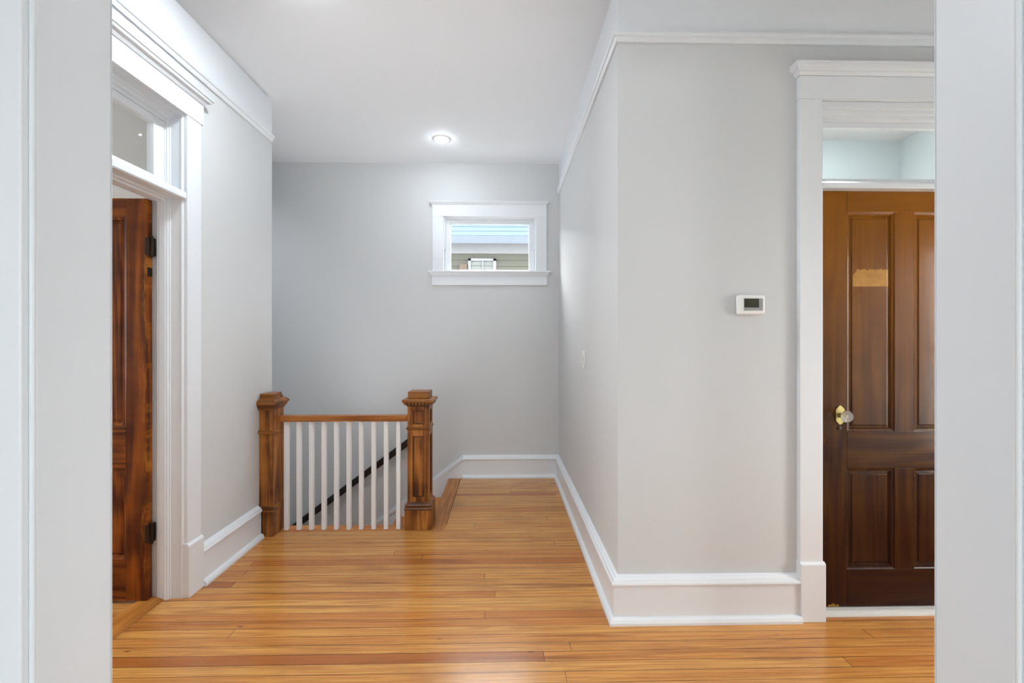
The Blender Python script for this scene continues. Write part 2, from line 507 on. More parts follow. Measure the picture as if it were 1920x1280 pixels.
struct(MB().box(-4.75, 3.5, YB + 0.2, 4.8, ZC + 0.02, ZC + 0.1), 'roof_eave', M['white_wall'], 'underside of the roof overhang outside the back wall', 'eave')
fl = MB()
fl.box(-4.6, 3.36, YN0, 3.15, -0.25, 0)
fl.box(-0.675, 3.36, 3.15, YS, -0.25, 0)
fl.box(-1.80, -0.675, 3.255, 3.256, -0.25, -0.01)
fl.box(-0.395, XR, YS, YB, -0.25, 0)
struct(fl, 'floor', M['floor'], 'honey coloured strip pine floor of hall and landing', 'floor')
struct(MB().box(-2.3, 2.5, FR[2], YN0, -0.25, 0), 'floor_front', M['white_wall'], 'unseen front room floor, made pale for neutral bounce light', 'floor')  # pale colour added to keep bounced light neutral
struct(MB().box(XR + 0.0005, 3.36, YS, 4.0, -0.25, 0), 'floor_far', M['white_wall'], 'unseen floor behind the dark door, made pale for bounce light', 'floor')  # kept pale so the bounce onto the ceiling isn't orange
struct(MB().box(-4.6, 0.7, YS, YB, -2.95, -2.85), 'floor_lower', M['floor'], 'lower floor at the foot of the stairs', 'floor')

# ------------------------------------------------------------------ baseboards
BASE = [(0, 0), (0.048, 0), (0.048, 0.012), (0.042, 0.024), (0.032, 0.031), (0.026, 0.032), (0.026, 0.172), (0.034, 0.175), (0.036, 0.182), (0.034, 0.189), (0.029, 0.192), (0.027, 0.198), (0.024, 0.203), (0.016, 0.207), (0.012, 0.212), (0.0, 0.215)]
struct(MB().sweep(BASE, [(-0.375, YB), (XR, YB), (XR, YF), (1.39, YF)], 1), 'baseboard_right', M['trim'], 'tall white baseboard running round landing and grey side wall', 'baseboard')
struct(MB().sweep(BASE, [(XL, 2.46), (XL, 3.05)], 1), 'baseboard_left', M['trim'], 'tall white baseboard on the left wall ending at the newel', 'baseboard')

# picture rails
RAIL = [(0, 2.703), (0.010, 2.703), (0.014, 2.710), (0.017, 2.716), (0.017, 2.722), (0.024, 2.726), (0.028, 2.735), (0.028, 2.742), (0.020, 2.744), (0.016, 2.750), (0, 2.752)]
struct(MB().sweep(RAIL, [(XR, 4.345), (XR, YF), (2.99, YF)], 1), 'trim_1', M['trim'], 'white picture rail round the corner of the grey walls', 'picture rail')
struct(MB().sweep(RAIL, [(XL, YN1 + 0.002), (XL, YS - 0.012)], 1), 'trim_2', M['trim'], 'white picture rail high on the left wall', 'picture rail')

# ------------------------------------------------------------------ right door surround
CAPP = [(0, 0), (0.004, 0), (0.009, 0.008), (0.012, 0.012), (0.012, 0.018), (0.018, 0.022), (0.026, 0.026), (0.03, 0.034), (0.03, 0.042), (0.036, 0.043), (0.036, 0.05), (0, 0.05)]


def cap_u(x0, x1, yw, yf, z):
    """head cap with mitred returns: wall plane yw, front plane yf (towards -Y)"""
    return MB().sweep([(o, z + u) for o, u in CAPP], [(x0, yw), (x0, yf), (x1, yf), (x1, yw)], 1)


r = empty('door_surround', (1.94, YF, 0), 'white casing and transom bar around the dark panelled door', 'door casing', kind='structure')
r.name = 'trim_3'
CX0, CX1, OX0, OX1 = 1.389, 2.507, 1.496, 2.400
for a, b in ((CX0, OX0), (OX1, CX1)):
    MB().box(a, b, 2.095, YF, 0.27, 2.44).build('side_casing', M['trim'], r, 0.003)
    pb = MB().prism([(2.083, 0.0), (YF, 0.0), (YF, 0.277), (2.093, 0.277), (2.088, 0.272), (2.083, 0.268)], 'X', a - 0.003, b + 0.009 if a < 2 else b + 0.003)
    pb.build('plinth_block', M['trim'], r, 0.0025)
MB().box(CX0 - 0.001, CX1 + 0.001, 2.094, YF, 2.4405, 2.546).build('head_casing', M['trim'], r, 0.002)
cap_u(CX0 - 0.001, CX1 + 0.001, YF, 2.094, 2.546).build('head_cap', M['trim'], r)
# jambs, soffit with stepped stops
MB().box(1.499, 1.512, YF, YF + 0.13, 0.02, 2.445).box(1.512, 1.524, YF + 0.012, YF + 0.043, 0.02, 2.03).box(1.512, 1.53, YF + 0.02, YF + 0.06, 2.10, 2.4).build('jamb', M['trim'], r, 0.001)
MB().box(2.383, 2.397, YF, YF + 0.13, 0.02, 2.445).box(2.371, 2.383, YF + 0.012, YF + 0.043, 0.02, 2.03).build('jamb', M['trim'], r, 0.001)
hd = MB().prism([(YF, 2.44), (YF + 0.13, 2.44), (YF + 0.13, 2.372), (YF + 0.058, 2.372), (YF + 0.056, 2.376), (YF + 0.036, 2.378), (YF + 0.034, 2.392), (YF + 0.02, 2.396), (YF + 0.018, 2.41), (YF + 0.002, 2.412)], 'X', 1.512, 2.383)
hd.build('head_jamb', M['trim'], r)
tb = MB().prism([(YF - 0.004, 2.03), (YF + 0.043, 2.03), (YF + 0.043, 2.036), (YF + 0.125, 2.036), (YF + 0.125, 2.08), (YF + 0.062, 2.086), (YF + 0.012, 2.064), (YF - 0.004, 2.054)], 'X', 1.512, 2.383)
tb.build('transom_bar', M['trim'], r, 0.002)

w3 = empty('window_3', (1.94, YF + 0.07, 2.08), 'clear transom window above the dark panelled door', 'transom window', kind='structure')
MB().box(1.53, 1.548, YF + 0.0615, YF + 0.092, 2.084, 2.3715).box(2.352, 2.37, YF + 0.0615, YF + 0.092, 2.084, 2.3715).box(1.548, 2.352, YF + 0.0615, YF + 0.092, 2.345, 2.3715).box(1.548, 2.352, YF + 0.062, YF + 0.092, 2.084, 2.098).build('sash', M['trim'], w3, 0.001)
MB().box(1.546, 2.354, YF + 0.074, YF + 0.078, 2.096, 2.347).build('pane', M['glass'], w3)

struct(MB().prism([(YF + 0.0, 0.0), (YF + 0.12, 0.0), (YF + 0.12, 0.02), (YF + 0.02, 0.02), (YF + 0.006, 0.013)], 'X', 1.512, 2.383), 'trim_4', M['trim_worn'], 'worn white painted threshold strip under the dark door', 'threshold', bevel=0.002)


# ------------------------------------------------------------------ doors
def door_leaf(root, x0, y, z0, w, zs, st, ms, ml, mr, mp, th=0.036):
    """x0 left edge, y front face, w width; zs = (rail tops...) levels: bottom rail top, lower panel top, lock rail top, upper panel top, leaf top"""
    b0, b1, b2, b3, b4 = zs
    xa, xb = x0 + st, x0 + (w - ms) / 2
    xc, xd = x0 + (w + ms) / 2, x0 + w - st
    MB().box(x0, xa, y, y + th, z0, b4).build('stile', ml, root, 0.003)
    MB().box(xd, x0 + w, y, y + th, z0, b4).build('stile', ml, root, 0.003)
    for a, b in ((z0, b0), (b1, b2), (b3, b4)):
        MB().box(xa, xd, y + 0.0004, y + th, a, b).build('rail', mr, root, 0.0015)
    for a, b in ((b0, b1), (b2, b3)):
        MB().box(xb, xc, y + 0.0004, y + th, a, b).build('mullion', ml, root, 0.0015)
    L = [(0.0, 0.001), (0.005, 0.0045), (0.012, 0.006), (0.015, 0.012), (0.017, 0.0145), (0.028, 0.0135), (0.031, 0.0105), (0.033, 0.009)]
    k = 0
    for a, b in ((b2, b3), (b0, b1)):
        for u, v in ((xa, xb), (xc, xd)):
            MB().nested(u, v, a, b, y, L, back=y + th - 0.006).build('panel', mp[k], root)
            k += 1


DX, DY = 1.515, 2.164
d2 = empty('door_2', (DX, DY, 0), 'closed dark varnished four panel door with crystal knob', 'door', kind='structure')
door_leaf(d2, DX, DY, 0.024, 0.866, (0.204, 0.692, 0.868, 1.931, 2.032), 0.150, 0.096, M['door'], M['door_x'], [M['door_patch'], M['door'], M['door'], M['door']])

# brass rosette, keyhole and crystal knob
kx, kz = 1.628, 0.950
kn = MB()
kn.lathe([(0.011, 0.0), (0.011, -0.018), (0.0085, -0.022), (0.0085, -0.034)], (kx, DY, kz), 'Y', 20)
knob = kn.build('door_knob', M['brass'], d2, smooth=True)
knob['label'] = 'octagonal crystal knob on a brass shank'
g = MB().lathe([(0.011, -0.033), (0.020, -0.036), (0.029, -0.044), (0.029, -0.052), (0.0195, -0.066), (0.019, -0.064)], (kx, DY, kz), 'Y', 8, rot=PI / 8)
g.build('crystal', M['crystal'], knob)
ros = []
for k in range(16):
    a = 2 * PI * k / 16 + PI / 16
    hx, hz = 0.025, 0.046
    cx_, cz_ = math.cos(a), math.sin(a)
    ros.append((kx + (0.0215 if abs(cx_) > 0.55 else 0.014) * (1 if cx_ > 0 else -1) * (1 if abs(cx_) > 0.25 else 0.35), kz + (0.028 if abs(cx_) > 0.55 else 0.036 if abs(cx_) > 0.25 else 0.046) * (1 if cz_ > 0 else -1) * (1 if abs(cz_) > 0.35 else 0.8)))
ros = sorted(set((round(a, 4), round(b, 4)) for a, b in ros), key=lambda q: math.atan2((q[1] - kz) / 1.6, q[0] - kx))
rb = MB().prism(ros, 'Y', DY - 0.006, DY)
rb.build('rosette', M['brass'], d2, 0.002)
MB().lathe([(0.011, 0.0), (0.011, -0.003), (0.008, -0.004)], (1.626, DY, 0.886), 'Y', 18).build('keyhole_cover', M['dark_metal'], d2, smooth=True)

# left door, swung open into the left room
EX = -1.772
d1 = empty('door_1', (EX, 2.305, 0), 'red-brown four panel door standing open into the left room', 'door', kind='structure')
door_leaf(d1, EX - 0.80, 2.305, 0.012, 0.80, (0.221, 0.675, 0.885, 1.923, 2.018), 0.103, 0.092, M['red_door'], M['red_door_x'], [M['red_door']] * 4)
for z in (1.779, 0.345):
    h = MB()
    h.lathe([(0.0035, -0.056), (0.0075, -0.05), (0.0075, 0.05), (0.0035, 0.056)], (EX + 0.016, 2.316, z), 'Z', 12)
    h.box(EX - 0.007, EX + 0.014, 2.3035, 2.3065, z - 0.045, z + 0.045)
    h.box(EX + 0.0005, EX + 0.018, 2.318, 2.34, z - 0.045, z + 0.045)
    h.build('hinge', M['dark_metal'], d1)
MB().box(EX + 0.001, EX + 0.008, 2.306, 2.33, 1.63, 1.675).build('latch_plate', M['dark_metal'], d1)

# ------------------------------------------------------------------ left door surround
lt = empty('trim_5', (XL, 1.92, 0), 'white casing and transom bar round the left doorway', 'door casing', kind='structure')
for a, b in ((2.351, 2.458), (1.387, 1.494)):
    MB().box(XL, XL + 0.022, a, b, 0.27, 2.458).build('side_casing', M['trim'], lt, 0.003)
    MB().prism([(XL, 0.0), (XL + 0.034, 0.0), (XL + 0.034, 0.264), (XL + 0.028, 0.272), (XL + 0.024, 0.277), (XL, 0.277)], 'Y', a - 0.006, b + 0.004).build('plinth_block', M['trim'], lt, 0.0025)
MB().box(XL, XL + 0.024, 1.372, 2.474, 2.4585, 2.566).build('head_casing', M['trim'], lt, 0.002)
MB().sweep([(o, 2.566 + u * 0.8) for o, u in CAPP], [(XL, 2.474), (XL + 0.024, 2.474), (XL + 0.024, 1.372), (XL, 1.372)], -1).build('head_cap', M['trim'], lt)
# far jamb with its stop mouldings (profile in plan, extruded up)
jam = [(XL + 0.004, 2.351), (XL + 0.004, 2.356), (XL, 2.3562), (-1.80, 2.3562), (-1.80, 2.347), (-1.748, 2.347), (-1.748, 2.338), (-1.742, 2.333), (-1.735, 2.334), (-1.731, 2.331), (-1.704, 2.331), (-1.698, 2.334), (-1.693, 2.334), (-1.689, 2.340), (-1.684, 2.341), (-1.682, 2.346), (XL - 0.01, 2.346), (XL - 0.008, 2.343), (XL - 0.002, 2.343)]
MB().prism(jam, 'Z', 0.0, 2.46).build('jamb', M['trim'], lt)
MB().prism([(x, 3.845 - y) for x, y in jam], 'Z', 0.0, 2.46).build('jamb', M['trim'], lt)
hp = [(XL, 2.46), (XL, 2.452), (-1.665, 2.452), (-1.668, 2.444), (-1.68, 2.44), (-1.684, 2.43), (-1.70, 2.428), (-1.704, 2.415), (-1.72, 2.412), (-1.80, 2.412), (-1.80, 2.46)]
MB().prism(hp, 'Y', 1.50, 2.345).build('head_jamb', M['trim'], lt)
bp = [(XL + 0.014, 2.026), (XL + 0.018, 2.032), (XL + 0.018, 2.056), (XL + 0.01, 2.066), (-1.66, 2.074), (-1.70, 2.084), (-1.80, 2.084), (-1.80, 2.03), (-1.75, 2.03), (-1.75, 2.014), (-1.705, 2.014), (-1.70, 2.022), (-1.685, 2.024), (-1.68, 2.032), (-1.655, 2.034), (-1.65, 2.026)]
MB().prism(bp, 'Y', 1.50, 2.349).build('transom_bar', M['trim'], lt)

w2 = empty('window_2', (-1.72, 1.92, 2.08), 'transom window above the open red-brown door', 'transom window', kind='structure')
MB().box(-1.74, -1.705, 2.262, 2.331, 2.084, 2.412).box(-1.74, -1.705, 1.515, 1.584, 2.084, 2.412).box(-1.74, -1.705, 1.584, 2.262, 2.378, 2.412).box(-1.74, -1.705, 1.584, 2.262, 2.084, 2.122).build('sash', M['trim'], w2, 0.002)
MB().box(-1.724, -1.720, 1.582, 2.264, 2.120, 2.380).build('pane', M['glass'], w2)

struct(MB().prism([(-1.83, 0.0), (-1.83, 0.006), (-1.81, 0.012), (-1.73, 0.013), (-1.712, 0.007), (-1.708, 0.0)], 'Y', 1.50, 2.345), 'trim_6', M['saddle'], 'bevelled wooden threshold in the left doorway', 'threshold')

# ------------------------------------------------------------------ foreground cased opening
lean = 0.006
for sgn, name, lab in ((-1, 'trim_7', 'white casing and jamb of the foreground opening, left'), (1, 'trim_8', 'white casing and jamb of the foreground opening, right')):
    e = empty(name, (-0.869 if sgn < 0 else 1.0, 0.95, 0), lab, 'opening casing', kind='structure')
    x = -0.869 if sgn < 0 else 1.0
    def X(d): return x + sgn * d
    MB().box(min(X(0), X(0.02)), max(X(0), X(0.02)), YN0 - 0.004, YN1 + 0.004, 0, 2.44).build('jamb', M['trim'], e, 0.003)
    # corner bead, quirk and flat casing with a rounded edge towards the camera
    MB().lathe([(0.0048, 0.0), (0.0048, 2.44)], (X(0.0035), YN0 - 0.0068, 0), 'Z', 20).build('corner_bead', M['trim'], e, smooth=True)
    pts = [(X(0.0065), YN0), (X(0.0065), YN0 - 0.0215), (X(0.0075), YN0 - 0.0235), (X(0.0095), YN0 - 0.0245), (X(0.14), YN0 - 0.0245), (X(0.145), YN0 - 0.02), (X(0.145), YN0)]
    MB().prism(pts, 'Z', 0, 2.56).build('side_casing', M['trim'], e)
    MB().box(min(X(-0.0), X(0.12)), max(X(-0.0), X(0.12)), YN1 + 0.0045, YN1 + 0.006, 0, 2.44).build('back_casing', M['trim'], e)
ht = empty('trim_9', (0.065, 0.95, 2.44), 'white head of the foreground cased opening', 'opening casing', kind='structure')
MB().box(-0.869, 1.0, YN0 - 0.004, YN1 + 0.004, 2.4405, 2.449).build('head_jamb', M['trim'], ht)
MB().box(-0.82, 0.95, YN0 - 0.02, YN0, 2.451, 2.56).build('head_casing', M['trim'], ht)

# ------------------------------------------------------------------ back window
w1 = empty('window_1', (-0.12, YB, 1.93), 'small white framed window high on the grey back wall', 'window', kind='structure')
for a, b in ((-0.667, -0.560), (0.318, 0.424)):
    MB().box(a, b, YB - 0.022, YB, 1.970, 2.490).build('side_casing', M['trim'], w1, 0.002)
MB().box(-0.667, 0.424, YB - 0.0225, YB, 2.4905, 2.602).build('head_casing', M['trim'], w1, 0.002)
MB().sweep([(o * 0.75, 2.600 + u * 0.62) for o, u in CAPP], [(-0.667, YB), (-0.667, YB - 0.0225), (0.424, YB - 0.0225), (0.424, YB)], 1).build('head_cap', M['trim'], w1)
MB().box(-0.710, 0.462, YB - 0.052, YB + 0.06, 1.955, 1.972).build('stool', M['trim'], w1, 0.004)
MB().sweep([(0, 1.925), (0.004, 1.925), (0.008, 1.935), (0.016, 1.942), (0.022, 1.955), (0, 1.955)], [(-0.672, YB), (-0.672, YB - 0.02), (0.428, YB - 0.02), (0.428, YB)], 1).build('bed_mould', M['trim'], w1)
MB().box(-0.672, 0.428, YB - 0.02, YB, 1.836, 1.9255).build('apron', M['trim'], w1, 0.003)
fr = MB()
fr.box(-0.575, -0.556, YB + 0.001, YB + 0.2, 1.9725, 2.505).box(0.314, 0.335, YB + 0.001, YB + 0.2, 1.9725, 2.505).box(-0.556, 0.314, YB + 0.001, YB + 0.2, 2.488, 2.505)
fr.box(-0.556, 0.314, YB + 0.0605, YB + 0.2, 1.955, 1.9725)
fr.box(-0.556, -0.545, YB + 0.005, YB + 0.03, 2.185, 2.488).box(0.303, 0.314, YB + 0.005, YB + 0.03, 2.185, 2.488).box(-0.545, 0.303, YB + 0.005, YB + 0.03, 2.477, 2.488)
fr.build('frame', M['trim'], w1, 0.001)
sa = MB()
s0, s1 = YB + 0.036, YB + 0.07
sa.box(-0.555, -0.503, s0, s1, 1.974, 2.487).box(0.261, 0.313, s0, s1, 1.974, 2.487).box(-0.503, 0.261, s0, s1, 2.432, 2.487).box(-0.503, 0.261, s0, s1, 1.974, 1.990)
for a, b, c, d in ((-0.503, -0.497, 1.990, 2.432), (0.255, 0.261, 1.990, 2.432)): sa.box(a, b, s0 + 0.006, s1, c, d)
sa.build('sash', M['trim'], w1, 0.002)
MB().box(-0.504, 0.262, YB + 0.052, YB + 0.056, 1.985, 2.436).build('pane', M['glass'], w1)
lk = MB()
lk.box(-0.148, -0.105, s0 - 0.004, s0, 2.452, 2.474).box(-0.132, -0.121, s0 - 0.018, s0 - 0.004, 2.456, 2.470)
lk.build('latch', M['plastic'], w1, 0.002)

# ------------------------------------------------------------------ stairs
SL = 0.745; RUN, RISE = 0.239, 0.178
stc = empty('staircase', (-0.5, 3.8, 0), 'wooden stairs descending to the left behind the balusters', 'staircase', kind='structure')
MB().box(-0.512, -0.399, YS - 0.10, YB - 0.027, -0.03, 0.0005).build('landing_nosing', M['nosing'], stc, 0.004)
MB().box(-1.60, -0.675, 3.15, 3.256, -0.03, 0.0005).build('edge_nosing', M['nosing_x'], stc, 0.003)
for k in range(1, 15):
    xa = -0.5 - RUN * k; xb = xa + RUN
    MB().box(xa - 0.02, xb, YS + 0.016, YB - 0.021, -RISE * k - 0.028, -RISE * k).build('tread', M['tread'], stc, 0.006)
for k in range(1, 16):
    xb = -0.5 - RUN * (k - 1)
    MB().box(xb - 0.002, xb + 0.016, YS + 0.016, YB - 0.021, -RISE * k + 0.0005, -RISE * (k - 1) - 0.029).build('riser', M['baluster'], stc)
X0 = -0.375; ZT = 0.215
XE = -4.2
def zt(x): return ZT + (x - X0) * SL
MB().prism([(X0, 0.0), (X0, 0.172), (XE, zt(XE) - 0.043), (XE, zt(XE) - 0.50), (-0.62, -0.30), (-0.5, -0.178), (-0.5, 0.0)], 'Y', YB - 0.026, YB).build('skirt_board', M['trim'], stc)
cm = MB()
for o, u0, u1 in ((0.036, 0.172, 0.192), (0.027, 0.192, 0.204), (0.014, 0.204, 0.215)):
    cm.prism([(X0, u0), (X0, u1), (XE, zt(XE) - 0.215 + u1), (XE, zt(XE) - 0.215 + u0)], 'Y', YB - o, YB)
cm.build('skirt_cap', M['trim'], stc)
# inner skirt against the wall below the balusters
MB().prism([(-0.52, -0.2), (XE, -0.2 + (XE + 0.52) * SL + 0.15), (XE, -0.2 + (XE + 0.52) * SL - 0.3), (-0.52, -0.45)], 'Y', YS, YS + 0.015).build('skirt_board', M['trim'], stc)

# dark wall handrail
hr = empty('wall_handrail', (-0.8, 4.29, 0.38), 'straight black handrail sloping down the grey wall behind the balusters', 'handrail')
def zr(x): return 0.365 + (x + 0.877) * 0.742
hx0, hx1 = -0.70, -3.6
MB().prism([(hx0, zr(hx0) - 0.038), (hx0, zr(hx0) + 0.032), (hx1, zr(hx1) + 0.032), (hx1, zr(hx1) - 0.038)], 'Y', 4.265, 4.315).build('rail', M['black_rail'], hr, 0.008, 3)
for x in (-0.78, -2.3, -3.4):
    b = MB()
    b.lathe([(0.03, 0.0), (0.03, -0.006), (0.008, -0.008), (0.008, -0.07)], (x, YB, zr(x) - 0.06), 'Y', 16)
    b.box(x - 0.012, x + 0.012, 4.275, 4.305, zr(x) - 0.065, zr(x) - 0.03)
    b.build('bracket', M['black_metal'], hr)

# ------------------------------------------------------------------ newel posts
def ringbox(mb, cx, cy, prof):
    """square lathe: prof = [(half, z)]"""
    rows = [[mb.bm.verts.new((cx + sx * h, cy + sy * h, z)) for sx, sy in ((-1, -1), (1, -1), (1, 1), (-1, 1))] for h, z in prof]
    for a, b in zip(rows, rows[1:]):
        for k in range(4): mb.bm.faces.new((a[k], a[(k + 1) % 4], b[(k + 1) % 4], b[k]))
    mb.bm.faces.new(rows[0][::-1]); mb.bm.faces.new(rows[-1])
    return mb


nx, ny = -0.583, 3.245
nr = empty('newel_post', (nx, ny, 0), 'panelled oak newel post with dentilled square cap beside the landing', 'newel post', 'newel posts')
pl = MB().box(nx - 0.093, nx + 0.093, ny - 0.093, ny + 0.093, 0.001, 0.136)
pl.build('plinth', M['newel'], nr, 0.003)
ringbox(MB(), nx, ny, [(0.093, 0.136), (0.095, 0.142), (0.093, 0.150), (0.087, 0.157), (0.091, 0.163), (0.091, 0.170), (0.084, 0.178), (0.079, 0.186), (0.074, 0.190)]).build('base_moulding', M['newel_x'], nr)
sh = MB()
H = 0.0755; S = 0.036; D = 0.013
zl = [(0.188, 0.224), (0.645, 0.728), (0.824, 0.86)]
for sx in (-1, 1):
    for sy in (-1, 1):
        a, b = sorted((nx + sx * H, nx + sx * (H - S))); c, d = sorted((ny + sy * H, ny + sy * (H - S)))
        sh.box(a, b, c, d, 0.188, 0.86)
sh.build('corner_stile', M['newel'], nr, 0.0015)
for z0, z1 in zl:
    cr = MB()
    cr.box(nx - H + S, nx + H - S, ny - H + 0.0005, ny + H - 0.0005, z0, z1)
    cr.box(nx - H + 0.0005, nx + H - 0.0005, ny - H + S, ny + H - S, z0 + 0.0003, z1 - 0.0003)
    cr.build('cross_rail', M['newel'], nr, 0.001)
co = MB().box(nx - H + D, nx + H - D, ny - H + D, ny + H - D, 0.19, 0.858)
co.build('inset_panel', M['newel'], nr)
# small sticking moulding inside every recess
stk = MB()
w = H - S
for z0, z1 in ((0.224, 0.645), (0.728, 0.824)):
    for ang in range(4):
        R = Matrix.Rotation(ang * PI / 2, 4, 'Z')
        q = MB()
        q.box(-w, -w + 0.006, -H + 0.005, -H + D, z0, z1).box(w - 0.006, w, -H + 0.005, -H + D, z0, z1)
        q.box(-w + 0.006, w - 0.006, -H + 0.005, -H + D, z0, z0 + 0.006).box(-w + 0.006, w - 0.006, -H + 0.005, -H + D, z1 - 0.006, z1)
        bmesh.ops.transform(q.bm, matrix=Matrix.Translation((nx, ny, 0)) @ R, verts=q.bm.verts)
        me = bpy.data.meshes.new('tmp'); q.bm.to_mesh(me); q.bm.free(); stk.bm.from_mesh(me); bpy.data.meshes.remove(me)
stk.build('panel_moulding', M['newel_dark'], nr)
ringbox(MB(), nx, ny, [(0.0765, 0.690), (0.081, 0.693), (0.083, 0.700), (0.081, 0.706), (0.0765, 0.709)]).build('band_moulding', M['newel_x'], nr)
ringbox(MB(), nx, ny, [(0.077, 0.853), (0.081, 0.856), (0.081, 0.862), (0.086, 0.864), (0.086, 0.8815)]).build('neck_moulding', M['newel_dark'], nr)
dn = MB()
for ang in range(4):
    R = Matrix.Translation((nx, ny, 0)) @ Matrix.Rotation(ang * PI / 2, 4, 'Z')
    for k in range(8):
        u = -0.084 + k * 0.024
        q = MB().box(u - 0.007, u + 0.007, -0.099, -0.084, 0.864, 0.8805)
        bmesh.ops.transform(q.bm, matrix=R, verts=q.bm.verts)
        me = bpy.data.meshes.new('tmp'); q.bm.to_mesh(me); q.bm.free(); dn.bm.from_mesh(me); bpy.data.meshes.remove(me)
dn.build('dentil_course', M['newel_x'], nr, 0.002)
ringbox(MB(), nx, ny, [(0.104, 0.8815), (0.107, 0.884), (0.107, 0.899), (0.105, 0.902), (0.080, 0.906)]).build('cap_plate', M['newel_x'], nr)
MB().box(nx - 0.074, nx + 0.074, ny - 0.074, ny + 0.074, 0.905, 0.955).build('cap_block', M['newel_x'], nr, 0.006, 3)

# half newel against the left wall: plain faces, applied board on the rail side
lx0, lx1, ly0, ly1 = XL + 0.001, -1.529, 3.064, 3.217
bx = lx1 - 0.028
nl = empty('newel_post', (-1.577, 3.14, 0), 'plain oak half newel post standing against the left wall', 'newel post', 'newel posts')


def rings_open(prof):
    """square mouldings wrapped round the three free sides: prof = [(out, z)]"""
    mb = MB()
    mb.sweep([(o, z) for o, z in prof], [(lx0, ly0), (lx1, ly0), (lx1, ly1), (lx0, ly1)], 1)
    return mb


MB().box(lx0 + 0.02, bx, ly0 + 0.008, ly1, 0.001, 0.17).box(bx, lx1, ly0, ly1, 0.001, 0.17).build('plinth', M['newel'], nl, 0.002)
MB().box(lx0, bx, ly0 + 0.009, ly1 - 0.002, 0.17, 0.86).build('shaft', M['newel'], nl, 0.002)
MB().box(bx, lx1, ly0, ly1, 0.17, 0.86).build('face_board', M['newel'], nl, 0.003)
rings_open([(-0.004, 0.165), (0.007, 0.165), (0.009, 0.172), (0.006, 0.180), (0.009, 0.186), (0.009, 0.193), (0.003, 0.203), (-0.004, 0.206)]).build('base_moulding', M['newel_x'], nl)
rings_open([(-0.004, 0.686), (0.004, 0.686), (0.008, 0.692), (0.009, 0.700), (0.006, 0.708), (-0.004, 0.711)]).build('band_moulding', M['newel_x'], nl)
rings_open([(-0.004, 0.846), (0.003, 0.846), (0.005, 0.855), (0.013, 0.862), (0.017, 0.872), (0.020, 0.883), (-0.004, 0.883)]).build('neck_moulding', M['newel_x'], nl)
cp = MB()
rows = []
for o, z in ((0.024, 0.8835), (0.027, 0.886), (0.027, 0.897), (0.022, 0.903), (0.008, 0.914), (0.004, 0.917)):
    rows.append([cp.bm.verts.new(p) for p in ((lx0, ly0 - o, z), (lx1 + o, ly0 - o, z), (lx1 + o, ly1 + min(o, 0.024), z), (lx0, ly1 + min(o, 0.024), z))])
for a, b in zip(rows, rows[1:]):
    for k in range(4): cp.bm.faces.new((a[k], a[(k + 1) % 4], b[(k + 1) % 4], b[k]))
cp.bm.faces.new(rows[0][::-1]); cp.bm.faces.new(rows[-1])
cp.build('cap_plate', M['newel_x'], nl)
MB().box(lx0 + 0.004, lx1 - 0.004, ly0 + 0.004, ly1 - 0.004, 0.916, 0.934).box(lx0 + 0.004, lx1 - 0.010, ly0 + 0.010, ly1 - 0.010, 0.934, 0.953).build('cap_block', M['newel_x'], nl, 0.003)

# ------------------------------------------------------------------ balustrade
br = empty('stair_railing', (-1.1, 3.184, 0), 'oak handrail on ten square white balusters between the two newel posts', 'railing')
MB().box(lx1 + 0.0005, nx - H - 0.0005, 3.154, 3.214, 0.750, 0.792).build('handrail', M['rail'], br, 0.006, 3)
for k in range(10):
    cx = -1.493 + k * 0.08565
    MB().box(cx - 0.0145, cx + 0.0145, 3.169, 3.199, 0.001, 0.7495).build('baluster', M['baluster'], br, 0.002)

# ------------------------------------------------------------------ wall fittings
th = empty('thermostat', (1.16, YF, 1.43), 'white thermostat with dark display on the grey wall', 'thermostat')
MB().box(1.094, 1.227, YF - 0.026, YF - 0.004, 1.430, 1.522).build('body', M['plastic'], th, 0.011, 4)
MB().box(1.106, 1.217, YF - 0.004, YF + 0.001, 1.440, 1.512).build('back_plate', M['grey_plastic'], th)
MB().box(1.124, 1.213, YF - 0.0272, YF - 0.026, 1.449, 1.505).build('bezel', M['grey_plastic'], th)
MB().box(1.125, 1.194, YF - 0.0282, YF - 0.0272, 1.463, 1.505).build('display', M['lcd'], th)
for z in (1.494, 1.484, 1.474): MB().box(1.199, 1.2095, YF - 0.0282, YF - 0.0272, z - 0.003, z + 0.003).build('button', M['grey_plastic'], th, 0.001)

sw = empty('light_switch', (XR, 2.99, 1.185), 'white rocker light switch on the grey side wall', 'light switch')
MB().box(XR - 0.006, XR, 2.955, 3.026, 1.128, 1.242).build('cover_plate', M['plastic'], sw, 0.003)
MB().prism([(XR - 0.006, 1.150), (XR - 0.0095, 1.152), (XR - 0.007, 1.185), (XR - 0.0115, 1.218), (XR - 0.006, 1.220)], 'Y', 2.973, 3.008).build('rocker', M['plastic'], sw, 0.001)


